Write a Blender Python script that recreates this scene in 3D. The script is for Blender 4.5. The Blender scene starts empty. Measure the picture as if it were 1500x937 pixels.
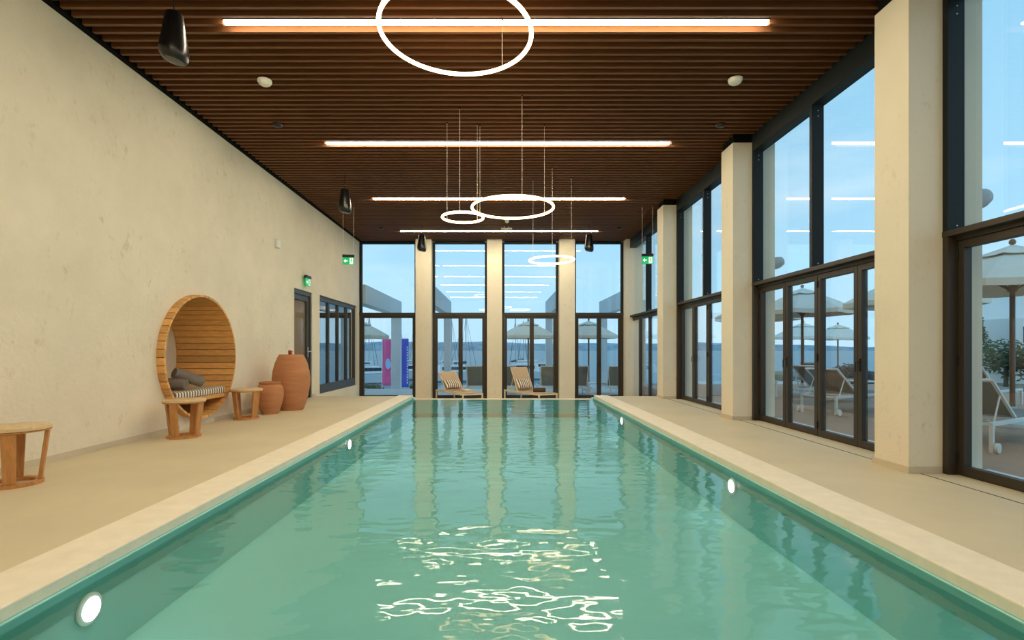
import bpy, bmesh, math, random
from mathutils import Vector, Matrix
random.seed(7)
PI = math.pi
S = bpy.context.scene
COL = S.collection

# ------------------------------------------------------------------ materials
MATS = {}
def mat(name, col, rough=0.6, metal=0.0, noise=None, bump=None, spec=0.5, emit=None, island=0.0):
    """noise=(scale, amount[, (sx,sy,sz)]) mottles the colour, bump=(scale, distance) roughens the surface."""
    m = bpy.data.materials.new(name); m.use_nodes = True
    nt = m.node_tree; N = nt.nodes; L = nt.links
    b = N['Principled BSDF']
    b.inputs['Base Color'].default_value = (*col, 1)
    b.inputs['Roughness'].default_value = rough
    b.inputs['Metallic'].default_value = metal
    b.inputs['Specular IOR Level'].default_value = spec
    tc = None
    if noise or bump:
        tc = N.new('ShaderNodeTexCoord')
    last = None
    if noise:
        mp = N.new('ShaderNodeMapping'); L.new(tc.outputs['Object'], mp.inputs['Vector'])
        if len(noise) > 2: mp.inputs['Scale'].default_value = noise[2]
        n = N.new('ShaderNodeTexNoise'); n.inputs['Scale'].default_value = noise[0]
        n.inputs['Detail'].default_value = 6; n.inputs['Roughness'].default_value = 0.6
        L.new(mp.outputs['Vector'], n.inputs['Vector'])
        r = N.new('ShaderNodeValToRGB')
        a = noise[1]
        r.color_ramp.elements[0].position = 0.3; r.color_ramp.elements[1].position = 0.7
        r.color_ramp.elements[0].color = (*[c*(1-a) for c in col], 1)
        r.color_ramp.elements[1].color = (*[min(1, c*(1+a*0.6)) for c in col], 1)
        L.new(n.outputs['Fac'], r.inputs['Fac'])
        last = r.outputs['Color']
    if island:
        g = N.new('ShaderNodeNewGeometry')
        h = N.new('ShaderNodeHueSaturation')
        mr = N.new('ShaderNodeMapRange'); mr.inputs['To Min'].default_value = 1-island; mr.inputs['To Max'].default_value = 1+island*0.7
        L.new(g.outputs['Random Per Island'], mr.inputs['Value'])
        L.new(mr.outputs['Result'], h.inputs['Value'])
        if last: L.new(last, h.inputs['Color'])
        else: h.inputs['Color'].default_value = (*col, 1)
        last = h.outputs['Color']
    if last: L.new(last, b.inputs['Base Color'])
    if bump:
        n2 = N.new('ShaderNodeTexNoise'); n2.inputs['Scale'].default_value = bump[0]; n2.inputs['Detail'].default_value = 5
        L.new(tc.outputs['Object'], n2.inputs['Vector'])
        bp = N.new('ShaderNodeBump'); bp.inputs['Distance'].default_value = bump[1]; bp.inputs['Strength'].default_value = 1.0
        L.new(n2.outputs['Fac'], bp.inputs['Height']); L.new(bp.outputs['Normal'], b.inputs['Normal'])
    if emit:
        b.inputs['Emission Color'].default_value = (*emit[0], 1); b.inputs['Emission Strength'].default_value = emit[1]
    MATS[name] = m
    return m

def glass_mat(name, tint, f0=0.05):
    m = bpy.data.materials.new(name); m.use_nodes = True
    nt = m.node_tree; N = nt.nodes; L = nt.links; N.clear()
    out = N.new('ShaderNodeOutputMaterial')
    tr = N.new('ShaderNodeBsdfTransparent'); tr.inputs['Color'].default_value = (*tint, 1)
    gl = N.new('ShaderNodeBsdfGlossy'); gl.inputs['Roughness'].default_value = 0.0
    gl.inputs['Color'].default_value = (1, 1, 1, 1)
    lw = N.new('ShaderNodeLayerWeight'); lw.inputs['Blend'].default_value = 0.5
    p = N.new('ShaderNodeMath'); p.operation = 'POWER'; p.inputs[1].default_value = 5.0
    L.new(lw.outputs['Facing'], p.inputs[0])
    mr = N.new('ShaderNodeMapRange'); mr.inputs['To Min'].default_value = f0; mr.inputs['To Max'].default_value = 1.0
    L.new(p.outputs[0], mr.inputs['Value'])
    mx = N.new('ShaderNodeMixShader')
    L.new(mr.outputs['Result'], mx.inputs['Fac']); L.new(tr.outputs[0], mx.inputs[1]); L.new(gl.outputs[0], mx.inputs[2])
    L.new(mx.outputs[0], out.inputs['Surface'])
    return m

def stripe_mat(name, c0, c1, period, axis='Y', duty=0.5):
    m = bpy.data.materials.new(name); m.use_nodes = True
    nt = m.node_tree; N = nt.nodes; L = nt.links; b = N['Principled BSDF']
    tc = N.new('ShaderNodeTexCoord'); sx = N.new('ShaderNodeSeparateXYZ')
    L.new(tc.outputs['Object'], sx.inputs[0])
    d = N.new('ShaderNodeMath'); d.operation = 'DIVIDE'; d.inputs[1].default_value = period
    L.new(sx.outputs[axis], d.inputs[0])
    f = N.new('ShaderNodeMath'); f.operation = 'FRACT'; L.new(d.outputs[0], f.inputs[0])
    g = N.new('ShaderNodeMath'); g.operation = 'GREATER_THAN'; g.inputs[1].default_value = duty; L.new(f.outputs[0], g.inputs[0])
    mx = N.new('ShaderNodeMix'); mx.data_type = 'RGBA'
    mx.inputs[6].default_value = (*c0, 1); mx.inputs[7].default_value = (*c1, 1)
    L.new(g.outputs[0], mx.inputs[0]); L.new(mx.outputs[2], b.inputs['Base Color'])
    b.inputs['Roughness'].default_value = 0.9
    return m

def emit_mat(name, col, strength):
    m = bpy.data.materials.new(name); m.use_nodes = True
    nt = m.node_tree; N = nt.nodes; N.clear()
    o = N.new('ShaderNodeOutputMaterial'); e = N.new('ShaderNodeEmission')
    e.inputs['Color'].default_value = (*col, 1); e.inputs['Strength'].default_value = strength
    nt.links.new(e.outputs[0], o.inputs['Surface'])
    return m

BAR_E, RING_E, POOL_E = 42.0, 7.5, 9.0
def plaster_mat(name, col, pit_scale, pit_amt, mottle, pb):
    m = mat(name, col, 0.9, noise=(1.7, mottle), bump=(24, pb), spec=0.2)
    nt = m.node_tree; N = nt.nodes; L = nt.links; b = N['Principled BSDF']
    src = b.inputs['Base Color'].links[0].from_socket
    tc = N.new('ShaderNodeTexCoord')
    mp = N.new('ShaderNodeMapping'); mp.inputs['Scale'].default_value = (1, 1, 0.6); L.new(tc.outputs['Object'], mp.inputs['Vector'])
    n = N.new('ShaderNodeTexNoise'); n.inputs['Scale'].default_value = pit_scale; n.inputs['Detail'].default_value = 8; n.inputs['Roughness'].default_value = 0.72
    L.new(mp.outputs['Vector'], n.inputs['Vector'])
    n2 = N.new('ShaderNodeTexNoise'); n2.inputs['Scale'].default_value = 1.1; n2.inputs['Detail'].default_value = 3
    L.new(tc.outputs['Object'], n2.inputs['Vector'])
    a = N.new('ShaderNodeMapRange'); a.inputs['From Min'].default_value = 0.57; a.inputs['From Max'].default_value = 0.70
    L.new(n.outputs['Fac'], a.inputs['Value'])
    c = N.new('ShaderNodeMapRange'); c.inputs['From Min'].default_value = 0.40; c.inputs['From Max'].default_value = 0.65; c.inputs['To Max'].default_value = pit_amt
    L.new(n2.outputs['Fac'], c.inputs['Value'])
    mu = N.new('ShaderNodeMath'); mu.operation = 'MULTIPLY'; L.new(a.outputs['Result'], mu.inputs[0]); L.new(c.outputs['Result'], mu.inputs[1])
    mx = N.new('ShaderNodeMix'); mx.data_type = 'RGBA'; mx.inputs[7].default_value = (col[0]*0.62, col[1]*0.58, col[2]*0.52, 1)
    L.new(mu.outputs[0], mx.inputs[0]); L.new(src, mx.inputs[6]); L.new(mx.outputs[2], b.inputs['Base Color'])
    return m
M_plaster = plaster_mat('plaster', (0.80, 0.735, 0.60), 9.0, 0.75, 0.06, 0.007)
M_column = plaster_mat('column plaster', (0.80, 0.735, 0.60), 14.0, 0.6, 0.03, 0.0028)
M_deck = mat('deck microcement', (0.66, 0.585, 0.405), 0.55, noise=(1.3, 0.07), bump=(60, 0.0008), spec=0.3)
M_coping = mat('limestone coping', (0.86, 0.79, 0.635), 0.6, noise=(9, 0.06), bump=(50, 0.001), spec=0.3)
M_skirt = mat('skirting stone', (0.60, 0.525, 0.39), 0.6, noise=(4, 0.06))
M_tile = mat('pool lining', (0.385, 0.78, 0.79), 0.6, noise=(0.8, 0.03))
M_band = mat('waterline tile', (0.13, 0.40, 0.36), 0.35, noise=(3, 0.08))
M_slat = mat('stained slat wood', (0.165, 0.064, 0.024), 0.5, noise=(3, 0.18, (1, 12, 12)), spec=0.3)
M_black = mat('black void', (0.006, 0.006, 0.006), 0.9, spec=0.1)
M_frameU = mat('anthracite aluminium', (0.010, 0.014, 0.0155), 0.5, spec=0.25)
M_frameL = mat('dark bronze aluminium', (0.040, 0.031, 0.022), 0.45, spec=0.4)
M_frameG = mat('grey door aluminium', (0.055, 0.062, 0.070), 0.45, spec=0.4)
M_blackplast = mat('satin black shell', (0.006, 0.006, 0.006), 0.28, spec=0.5)
M_hinge = mat('black hinge', (0.01, 0.01, 0.01), 0.4)
M_steel = mat('brushed steel', (0.62, 0.63, 0.64), 0.3, metal=1.0)
M_white = mat('white plastic', (0.80, 0.79, 0.74), 0.5)
M_whitealu = mat('white aluminium', (0.80, 0.80, 0.78), 0.5)
M_sill = mat('white sill', (0.72, 0.74, 0.75), 0.6)
M_wire = mat('pale wire', (0.75, 0.70, 0.60), 0.5)
M_stave = mat('larch staves', (0.78, 0.42, 0.135), 0.6, noise=(5, 0.20, (1.4, 7, 7)), island=0.22)
M_larch = mat('larch boards', (0.68, 0.37, 0.125), 0.6, noise=(5, 0.25, (1.5, 8, 8)))
M_teak = mat('oiled teak', (0.56, 0.26, 0.085), 0.5, noise=(4, 0.30, (9, 9, 1.2)))
M_teaktop = mat('teak stool top', (0.72, 0.53, 0.30), 0.45, noise=(4, 0.12, (1.5, 9, 9)))
M_terra = mat('terracotta', (0.52, 0.235, 0.115), 0.85, noise=(3, 0.18, (0.5, 0.5, 4)), bump=(40, 0.002), spec=0.2)
M_red = mat('red glaze', (0.33, 0.035, 0.02), 0.35)
M_towel = mat('grey towelling', (0.23, 0.20, 0.18), 1.0, noise=(60, 0.25), bump=(150, 0.006), spec=0.1)
M_browntowel = mat('brown towelling', (0.12, 0.075, 0.055), 1.0, noise=(60, 0.25), bump=(150, 0.006), spec=0.1)
M_creamtowel = mat('cream cloth', (0.78, 0.70, 0.55), 0.95)
M_cushtop = mat('taupe cushion top', (0.40, 0.33, 0.235), 0.95, noise=(80, 0.12))
M_stripeY = stripe_mat('cushion stripe', (0.16, 0.125, 0.09), (0.82, 0.77, 0.66), 0.062, 'Y', 0.5)
M_stripeP = stripe_mat('pillow stripe', (0.20, 0.125, 0.075), (0.86, 0.79, 0.66), 0.062, 'Y', 0.52)
M_sling = mat('beige sling', (0.58, 0.42, 0.27), 0.85, noise=(120, 0.1))
M_cream = mat('cream lounger frame', (0.80, 0.66, 0.45), 0.5)
M_slingdark = mat('grey brown sling', (0.25, 0.225, 0.205), 0.85, noise=(120, 0.1))
M_canvas = mat('ivory canvas', (0.78, 0.74, 0.66), 0.9, noise=(3, 0.05))
M_pole = mat('brown umbrella wood', (0.22, 0.115, 0.06), 0.55, noise=(4, 0.2, (9, 9, 1)))
M_decking = mat('outdoor decking', (0.42, 0.245, 0.16), 0.7, noise=(2.5, 0.12, (9, 0.6, 1)))
M_paving = mat('terrace paving', (0.55, 0.57, 0.58), 0.75, noise=(1.5, 0.06))
M_concrete = mat('pergola render', (0.62, 0.66, 0.69), 0.85, noise=(2, 0.05))
M_far = mat('far shore', (0.33, 0.43, 0.51), 1.0, noise=(0.02, 0.30, (1, 1, 3)), spec=0.0)  # pale blue-grey of distance haze is mixed into the base colour
M_hull = mat('white gelcoat', (0.82, 0.84, 0.86), 0.3)
M_navy = mat('navy canvas', (0.03, 0.04, 0.07), 0.8)
M_dglass = mat('dark boat glass', (0.03, 0.05, 0.07), 0.1)
M_leaf = mat('leaves', (0.075, 0.12, 0.045), 0.7, noise=(2, 0.4), island=0.4)
M_bark = mat('bark', (0.13, 0.09, 0.06), 0.9)
M_flower = mat('flowering leaves', (0.16, 0.10, 0.07), 0.8, noise=(4, 0.5), island=0.5)
M_ground = mat('dry ground', (0.22, 0.22, 0.15), 0.95, noise=(0.5, 0.3))
M_bldg = mat('white render', (0.80, 0.80, 0.78), 0.8)
M_pink = mat('pink banner cloth', (0.72, 0.10, 0.28), 0.8)
M_blue = mat('blue banner cloth', (0.05, 0.09, 0.50), 0.8)
M_emblem = mat('pale blue print', (0.35, 0.50, 0.75), 0.8)
M_green = mat('exit green', (0.0, 0.32, 0.10), 0.4, emit=((0.0, 0.42, 0.14), 0.35))
M_signwhite = mat('sign white', (0.9, 0.95, 0.9), 0.4, emit=((0.8, 1.0, 0.85), 0.35))
M_gray = mat('grey speaker shell', (0.42, 0.45, 0.48), 0.5)
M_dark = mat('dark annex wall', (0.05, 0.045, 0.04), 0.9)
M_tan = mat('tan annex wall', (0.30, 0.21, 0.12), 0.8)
G_win = glass_mat('window glass', (0.90, 0.955, 0.975), 0.035)
G_door = glass_mat('door glass', (0.92, 0.955, 0.965), 0.035)
G_dark = glass_mat('tinted glass', (0.55, 0.60, 0.62), 0.48)
M_tanreflect = mat('painted tan reflection', (0.24, 0.165, 0.09), 0.12, spec=0.8)  # opaque door pane; tan reflection of the hall painted into its colour
E_bar = emit_mat('bar diffuser', (1.0, 0.855, 0.615), BAR_E)
E_ring = emit_mat('ring diffuser', (1.0, 0.64, 0.30), RING_E)
E_pool = emit_mat('pool lamp lens', (0.92, 0.97, 1.0), POOL_E)

# ------------------------------------------------------------------ mesh helpers
def new(): return bmesh.new()
def box(bm, x0, x1, y0, y1, z0, z1):
    v = [bm.verts.new(p) for p in ((x0,y0,z0),(x1,y0,z0),(x1,y1,z0),(x0,y1,z0),(x0,y0,z1),(x1,y0,z1),(x1,y1,z1),(x0,y1,z1))]
    for f in ((3,2,1,0),(4,5,6,7),(0,1,5,4),(1,2,6,5),(2,3,7,6),(3,0,4,7)): bm.faces.new([v[i] for i in f])
    return v
def mbox(bm, M, sx, sy, sz, taper=1.0):
    """box centred on matrix M; taper scales the -z end"""
    v = []
    for z in (-1, 1):
        k = taper if z < 0 else 1.0
        for x, y in ((-1,-1),(1,-1),(1,1),(-1,1)):
            v.append(bm.verts.new(M @ Vector((x*sx/2*k, y*sy/2*k, z*sz/2))))
    for f in ((3,2,1,0),(4,5,6,7),(0,1,5,4),(1,2,6,5),(2,3,7,6),(3,0,4,7)): bm.faces.new([v[i] for i in f])
def ring_pts(c, t, r, n):
    t = Vector(t).normalized()
    a = Vector((0,0,1)) if abs(t.z) < 0.9 else Vector((1,0,0))
    u = t.cross(a).normalized(); w = t.cross(u)
    return [Vector(c) + (u*math.cos(2*PI*i/n) + w*math.sin(2*PI*i/n))*r for i in range(n)]
def tube(bm, pts, r, n=8, closed=False, radii=None):
    pts = [Vector(p) for p in pts]; rings = []
    m = len(pts)
    for i, p in enumerate(pts):
        if closed: t = pts[(i+1) % m] - pts[i-1]
        else: t = pts[min(i+1, m-1)] - pts[max(i-1, 0)]
        rr = radii[i] if radii else r
        rings.append([bm.verts.new(q) for q in ring_pts(p, t, rr, n)])
    for i in range(m if closed else m-1):
        A, B = rings[i], rings[(i+1) % m]
        for j in range(n):
            bm.faces.new((A[j], A[(j+1) % n], B[(j+1) % n], B[j]))
    if not closed:
        bm.faces.new(rings[0][::-1]); bm.faces.new(rings[-1])
def lathe(bm, prof, n=32, c=(0,0,0), cap=True, M=None):
    rings = []
    for r, z in prof:
        ring = []
        for i in range(n):
            p = Vector((r*math.cos(2*PI*i/n), r*math.sin(2*PI*i/n), z))
            if M: p = M @ p
            ring.append(bm.verts.new(p + Vector(c)))
        rings.append(ring)
    for A, B in zip(rings, rings[1:]):
        for j in range(n): bm.faces.new((A[j], A[(j+1) % n], B[(j+1) % n], B[j]))
    if cap:
        bm.faces.new(rings[0][::-1]); bm.faces.new(rings[-1])
def prism(bm, poly, axis, a0, a1):
    """extrude a 2-D polygon along an axis: axis 'x' -> poly in (y,z), 'y' -> (x,z), 'z' -> (x,y)"""
    def P(p, a): return {'x': (a, p[0], p[1]), 'y': (p[0], a, p[1]), 'z': (p[0], p[1], a)}[axis]
    A = [bm.verts.new(P(p, a0)) for p in poly]; B = [bm.verts.new(P(p, a1)) for p in poly]
    n = len(poly)
    for i in range(n): bm.faces.new((A[i], A[(i+1) % n], B[(i+1) % n], B[i]))
    bm.faces.new(A[::-1]); bm.faces.new(B)
def obj(name, bm, m, parent=None, smooth=False, bevel=0.0, mats=None):
    bmesh.ops.recalc_face_normals(bm, faces=bm.faces[:])
    me = bpy.data.meshes.new(name); bm.to_mesh(me); bm.free()
    for q in (mats or [m]): me.materials.append(q)
    if smooth:
        for p in me.polygons: p.use_smooth = True
        try: me.set_sharp_from_angle(angle=math.radians(38))
        except Exception: pass
    o = bpy.data.objects.new(name, me); COL.objects.link(o)
    if parent: o.parent = parent
    if bevel:
        b = o.modifiers.new('Bevel', 'BEVEL'); b.width = bevel; b.segments = 2; b.limit_method = 'ANGLE'
    return o
def tag(o, label, cat, group=None, kind=None):
    o['label'] = label; o['category'] = cat
    if group: o['group'] = group
    if kind: o['kind'] = kind
    return o
def thing(name, loc, label, cat, group=None, rotz=0.0, kind=None):
    o = bpy.data.objects.new(name, None); COL.objects.link(o)
    o.empty_display_size = 0.2
    o.location = loc; o.rotation_euler = (0, 0, rotz)
    return tag(o, label, cat, group, kind)
def copy_tree(o, parent=None):
    c = o.copy(); COL.objects.link(c)
    if parent: c.parent = parent
    for ch in [q for q in bpy.data.objects if q.parent == o]:
        copy_tree(ch, c)
    return c
def dup(src, loc, label, rotz=None):
    c = copy_tree(src); c.location = loc; c['label'] = label
    if rotz is not None: c.rotation_euler = (0, 0, rotz)
    return c
def structure(name, bm, m, label, cat, **k):
    return tag(obj(name, bm, m, **k), label, cat, kind='structure')

# ------------------------------------------------------------------ dimensions (deck = 0, camera 1.1 m above it at the origin, looking along +Y)
WL = -4.40          # plaster wall
XG = 4.05           # folding door line on the right
XC0, XC1 = 3.63, 4.29
CY = [1.10 + 3.46*i for i in range(-1, 4)]      # near faces of right columns
CD = 0.42
YB = -3.0
YF = 15.95          # far glazing
FLO = -0.41         # lower floor at the far end
ZS = 4.455          # underside of slats
YE = 12.12          # deck end
PX0, PX1, PY0, PY1 = -2.09, 2.20, 0.9, 12.16
CW = 0.34
ZW = -0.083
ZPB = -0.50

# ------------------------------------------------------------------ shell
bm = new()
for i in range(150):
    y = YB + 0.05 + 0.1327*i
    if y > YF - 0.02: break
    if any(-0.05 < y+0.019-q < 0.05 for q in (-0.90, 2.18, 5.263, 8.34, 11.41, 14.51)):
        box(bm, -4.32, -2.87, y, y+0.038, ZS, ZS+0.10); box(bm, 2.77, 3.94, y, y+0.038, ZS, ZS+0.10); continue
    box(bm, -4.32, 3.94, y, y+0.038, ZS, ZS+0.10)
ce = thing('ceiling', (0,0,0), 'brown timber slat ceiling over the whole pool hall', 'ceiling', kind='structure')
obj('slat_lining', bm, M_slat, ce)
bm = new(); box(bm, WL-0.3, 4.5, YB-0.3, YF+0.35, ZS+0.13, ZS+0.35); box(bm, WL+0.001, -4.335, YB, YF, ZS-0.012, ZS+0.13); obj('backing_and_shadow_strip', bm, M_black, ce)  # second box is a black strip painting the shadow gap along the wall

# left wall with openings: circle (alcove), door, window
NYC, NZC, NR = 7.42, 1.0, 0.89
NRO = NR
DY0, DY1, DZ = 10.89, 11.92, 2.42
WY0, WY1, WZ0, WZ1 = 12.42, 15.62, 0.02, 2.43
bm = new()
def wq(y0, y1, z0, z1): box(bm, WL-0.22, WL, y0, y1, z0, z1)
s0, s1, t0, t1 = NYC-1.0, NYC+1.0, 0.0, 2.0
wq(YB, s0, -0.6, ZS+0.15); wq(s0, s1, t1, ZS+0.15); wq(s0, s1, -0.6, t0)
wq(s1, DY0, -0.6, ZS+0.15); wq(DY0, DY1, DZ, ZS+0.15); wq(DY0, DY1, -0.6, 0.0)
wq(DY1, WY0, -0.6, ZS+0.15); wq(WY0, WY1, -0.6, WZ0); wq(WY0, WY1, WZ1, ZS+0.15); wq(WY1, YF+0.3, -0.6, ZS+0.15)
n = 96
ci, sq = [], []
for i in range(n):
    a = 2*PI*i/n; c, s = math.cos(a), math.sin(a)
    k = 1.0/max(abs(c), abs(s))
    ci.append((NYC+NRO*c, NZC+NRO*s)); sq.append((NYC+k*c, NZC+k*s))
for i in range(n):
    j = (i+1) % n
    q = [ci[i], ci[j], sq[j], sq[i]]
    for x in (WL, WL-0.22):
        bm.faces.new([bm.verts.new((x, p[0], p[1])) for p in q])
structure('wall_left', bm, M_plaster, 'long pale textured plaster wall with a round wooden alcove', 'wall')
bm = new(); box(bm, WL-0.3, 4.5, YB-0.3, YB, -0.6, ZS+0.15)
structure('wall_back', bm, M_plaster, 'pale plaster wall closing the hall behind the viewer', 'wall')
bm = new()
for a, b in ((YB, NYC-0.43), (NYC+0.43, DY0-0.02), (DY1+0.01, YE)):
    box(bm, WL, WL+0.012, a, b, 0, 0.065)
structure('baseboard_left', bm, M_skirt, 'low stone skirting along the plaster wall', 'skirting')
# annex rooms behind door and window
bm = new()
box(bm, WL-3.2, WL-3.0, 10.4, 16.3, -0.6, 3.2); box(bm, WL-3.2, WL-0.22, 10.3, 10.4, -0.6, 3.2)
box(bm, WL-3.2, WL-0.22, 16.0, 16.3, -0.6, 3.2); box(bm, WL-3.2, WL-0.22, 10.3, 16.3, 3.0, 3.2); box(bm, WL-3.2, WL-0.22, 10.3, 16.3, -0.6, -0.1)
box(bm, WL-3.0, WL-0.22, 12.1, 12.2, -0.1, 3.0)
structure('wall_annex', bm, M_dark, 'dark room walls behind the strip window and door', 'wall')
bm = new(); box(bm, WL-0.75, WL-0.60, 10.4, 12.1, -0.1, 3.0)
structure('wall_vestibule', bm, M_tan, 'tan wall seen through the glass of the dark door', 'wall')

# decks, pool, lower floor
bm = new()
box(bm, WL-0.2, PX0-CW, YB, YE, -0.6, 0); box(bm, PX1+CW, XG+0.12, YB, YE, -0.6, 0); box(bm, PX0-CW, PX1+CW, YB, PY0-CW, -0.6, 0)
structure('floor', bm, M_deck, 'beige seamless deck on both sides of the pool', 'floor')
bm = new(); box(bm, WL-0.2, XG+0.12, YE, YF+0.12, FLO-0.3, FLO)
structure('floor_lower', bm, M_deck, 'lower beige floor under the loungers beyond the pool', 'floor')
bm = new()
box(bm, PX0-CW, PX0, PY0-CW, PY1, -0.045, 0.022); box(bm, PX1, PX1+CW, PY0-CW, PY1, -0.045, 0.022); box(bm, PX0, PX1, PY0-CW, PY0, -0.045, 0.022)
cop = structure('trim_coping', bm, M_coping, 'pale limestone coping around the pool edge', 'pool coping', bevel=0.008)
bm = new()
box(bm, PX0-0.3, PX0+0.012, PY0-0.3, PY1+0.25, ZPB-0.1, -0.045); box(bm, PX1-0.012, PX1+0.3, PY0-0.3, PY1+0.25, ZPB-0.1, -0.045)
box(bm, PX0, PX1, PY0-0.3, PY0+0.012, ZPB-0.1, -0.045); box(bm, PX0, PX1, PY1-0.01, PY1+0.25, ZPB-0.1, ZW-0.012); box(bm, PX0, PX1, PY0, PY1, ZPB-0.1, ZPB)
structure('floor_pool', bm, M_tile, 'pale green lined pool basin under the water', 'pool')
bm = new(); box(bm, PX0+0.0121, PX0+0.02, PY0, PY1-0.006, -0.17, -0.046); box(bm, PX1-0.02, PX1-0.0121, PY0, PY1-0.006, -0.17, -0.046)
structure('trim_waterline', bm, M_band, 'darker teal tile band at the waterline under the coping', 'tile band')
bm = new(); box(bm, PX0, PX1, PY1-0.005, PY1+0.20, ZW-0.012, ZW+0.004)
structure('trim_weir', bm, M_coping, 'thin stone overflow lip at the far end of the pool', 'pool edge')
# pool steps at the left wall are only a reflection, so the basin stays plain
bm = new()
vs = [bm.verts.new(p) for p in ((PX0+0.014, PY0+0.01, ZW), (PX1-0.014, PY0+0.01, ZW), (PX1-0.014, PY1-0.004, ZW), (PX0+0.014, PY1-0.004, ZW))]
bm.faces.new(vs)
mw = bpy.data.materials.new('pool water'); mw.use_nodes = True
nt = mw.node_tree; N = nt.nodes; L = nt.links; N.clear()
out = N.new('ShaderNodeOutputMaterial'); tr = N.new('ShaderNodeBsdfTransparent'); tr.inputs['Color'].default_value = (0.82, 0.975, 0.95, 1)
gl = N.new('ShaderNodeBsdfGlossy'); gl.inputs['Roughness'].default_value = 0.042
fr = N.new('ShaderNodeFresnel'); fr.inputs['IOR'].default_value = 1.33
tc = N.new('ShaderNodeTexCoord')
n1 = N.new('ShaderNodeTexNoise'); n1.inputs['Scale'].default_value = 4.3; n1.inputs['Detail'].default_value = 1.8; n1.inputs['Roughness'].default_value = 0.45
mpw = N.new('ShaderNodeMapping'); mpw.inputs['Scale'].default_value = (0.8, 1.25, 1)
L.new(tc.outputs['Object'], mpw.inputs['Vector']); L.new(mpw.outputs['Vector'], n1.inputs['Vector'])
bp = N.new('ShaderNodeBump'); bp.inputs['Strength'].default_value = 1.0; bp.inputs['Distance'].default_value = 0.0088
L.new(n1.outputs['Fac'], bp.inputs['Height'])
L.new(bp.outputs['Normal'], gl.inputs['Normal']); L.new(bp.outputs['Normal'], fr.inputs['Normal'])
mx = N.new('ShaderNodeMixShader'); L.new(fr.outputs[0], mx.inputs['Fac']); L.new(tr.outputs[0], mx.inputs[1]); L.new(gl.outputs[0], mx.inputs[2])
L.new(mx.outputs[0], out.inputs['Surface'])
wo = obj('pool_water', bm, mw)
if wo.data.polygons[0].normal.z < 0: wo.data.flip_normals()
tag(wo, 'rippled turquoise water filling the long indoor pool', 'water', kind='stuff')
# slot drains along the doors
for k, (a, b) in enumerate(((CY[1]+CD-2.2, CY[2]+0.0), (CY[2]+CD-0.4, CY[3]), (CY[3]+CD-0.4, CY[4]))):
    pass
bm = new(); box(bm, XG-0.33, XG-0.315, YB, YE-0.1, -0.02, 0.0012)
structure('trim_drain', bm, M_dark, 'thin dark slot drain along the folding doors', 'drain')

# right columns
names = ['first', 'second']
collab = ['behind the viewer', 'beside the viewer', 'large column by the folding door with the sun umbrella view', 'middle', 'third']
CL = {0: 'square plaster column standing behind the viewer by the doors',
      1: 'square plaster column just beside the viewer by the doors',
      2: 'tall plaster column on the window side, largest and closest in view',
      3: 'plaster column on the window side, second from the viewer',
      4: 'slim plaster column on the window side, third from the viewer'}
for i, y in enumerate(CY):
    c = thing('column', (0,0,0), CL[i], 'column', 'plaster columns along the doors', kind='structure')
    bm = new(); box(bm, XC0, XC1, y, y+CD, -0.05, 4.345); obj('shaft', bm, M_column, c, bevel=0.006)
    bm = new(); box(bm, XC0-0.012, XG-0.13, y-0.012, y+CD+0.012, 0, 0.058); obj('skirting', bm, M_skirt, c)
    bm = new(); box(bm, XC0+0.02, XC1, y+0.02, y+CD-0.02, 4.345, ZS+0.13); obj('cap', bm, M_black, c)
# far columns
FC = [(-2.61, -2.13), (-0.43, 0.03), (1.78, 2.25), (3.80, 4.40)]
FL = ['pale column in the far glazing beside the pink and blue banners', 'pale column in the far glazing between the two loungers',
      'pale column in the far glazing behind the small glowing ring', 'pale corner column where the far glazing meets the door side']
YC = 15.60
for (a, b), l in zip(FC, FL):
    bm = new(); box(bm, a, b, YC, YF+0.30, FLO, ZS+0.05)
    structure('column', bm, M_column, l, 'column', bevel=0.006)['group'] = 'columns of the far glazing'

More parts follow.
